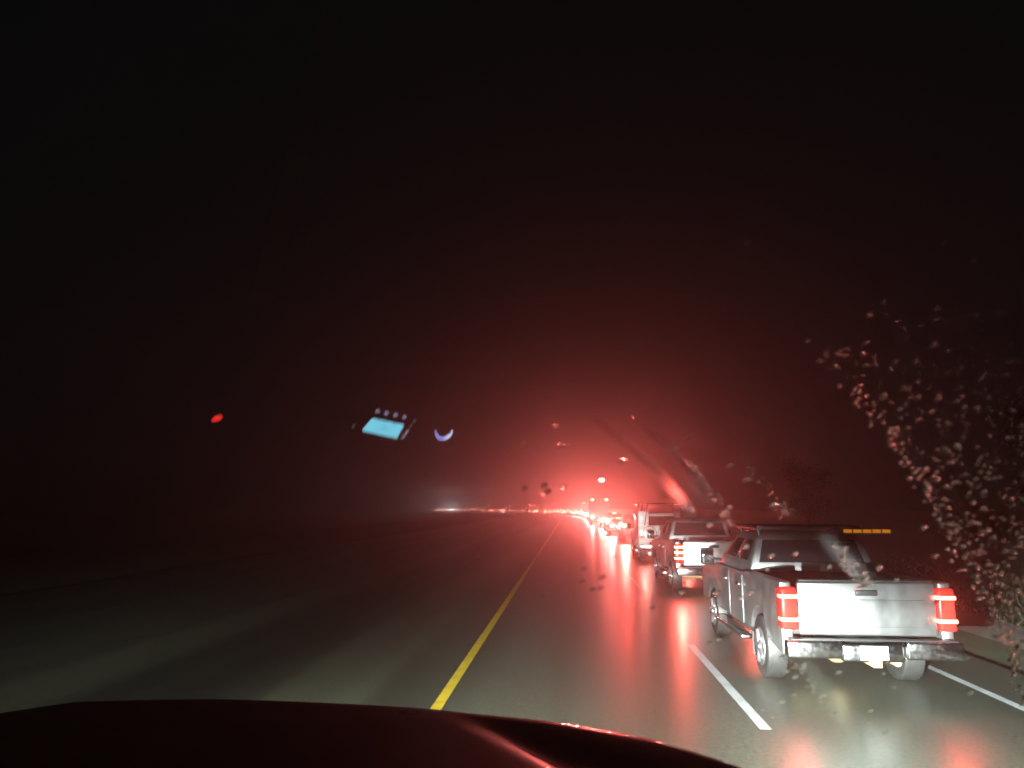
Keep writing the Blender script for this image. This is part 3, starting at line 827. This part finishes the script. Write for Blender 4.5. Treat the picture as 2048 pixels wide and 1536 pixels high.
M['film_clear'] = film('wiped_water_film', 1.0, .24); M['film_tinted'] = film('tinted_wiped_water_film', .62, .2)  # second film carries a grey tint for the dark streaks
def streak(label, pts, w0, w1, mt='film_clear'):
    bm = bmesh.new(); N = 48; prev = None; th = []
    U = (-1, -.75, -.5, -.25, 0, .25, .5, .75, 1)
    for k in range(N+1):
        t = k/N*(len(pts)-1); i = min(int(t), len(pts)-2); f = t-i
        px = pts[i][0]*(1-f)+pts[i+1][0]*f; py = pts[i][1]*(1-f)+pts[i+1][1]*f
        dx, dy = pts[-1][0]-pts[0][0], pts[-1][1]-pts[0][1]; L = math.hypot(dx, dy); nx_, ny_ = dy/L, -dx/L
        w = (w0+(w1-w0)*k/N)*r.uniform(.93, 1.07)
        end = math.sin(math.pi*k/N)**.8
        row = []
        for u in U:
            row.append(bm.verts.new(on_glass(px+nx_*w*u, py+ny_*w*u)+WN*(.0037+.0004*(1-u*u))))
            th.append(end*(math.cos(u*math.pi/2)**1.3)*r.uniform(.8, 1))
        if prev:
            for a, b2, c, d in zip(prev, prev[1:], row[1:], row): bm.faces.new((a, b2, c, d))
        prev = row
    o = link('water_streak', bm, M[mt], smooth=True); tag(o, label, 'water streak', 'water streaks wiped across the windscreen')
    at_ = o.data.attributes.new('thickness', 'FLOAT', 'POINT')
    for i, v in enumerate(th): at_.data[i].value = v
streak('left dark water streak rising from the service truck through the red glow', [(1180, 835), (1262, 900), (1325, 955), (1385, 1030), (1420, 1090)], 12, 17, 'film_tinted')
streak('middle clear water streak rising through the red glow', [(1235, 835), (1310, 885), (1375, 945), (1432, 1040)], 18, 26)
streak('right dark water streak ending above the white pickup', [(1250, 830), (1330, 890), (1395, 960), (1450, 1060)], 8, 12, 'film_tinted')
streak('wiped water streak down over the tailgate of the nearest pickup', [(1560, 1260), (1610, 1330), (1665, 1400), (1710, 1470)], 18, 30)
streak('wiped water streak below the front wheel of the nearest pickup', [(1440, 1230), (1490, 1300), (1530, 1370), (1560, 1440)], 16, 26)
streak('wiped water streak leaning across the cab of the nearest pickup', [(1640, 1070), (1690, 1120), (1740, 1170), (1800, 1235)], 18, 28)

# ------------------------------------------------------------------ rain mist
bm = bmesh.new(); box(bm, -440, 210, -45, 880, -2.8, 13.0)
m = bpy.data.materials.new('rain_mist'); m.use_nodes = True
n = m.node_tree.nodes; l = m.node_tree.links
n.remove(n.get('Principled BSDF'))
pv = n.new('ShaderNodeVolumePrincipled')
pv.inputs['Color'].default_value = (.95, .93, .92, 1); pv.inputs['Density'].default_value = HAZE_DENSITY; pv.inputs['Anisotropy'].default_value = HAZE_G
l.new(pv.outputs[0], n.get('Material Output').inputs['Volume'])
hz = link('haze', bm, m); hz['kind'] = 'stuff'; hz['label'] = 'thin red-lit rain mist hanging over the road'
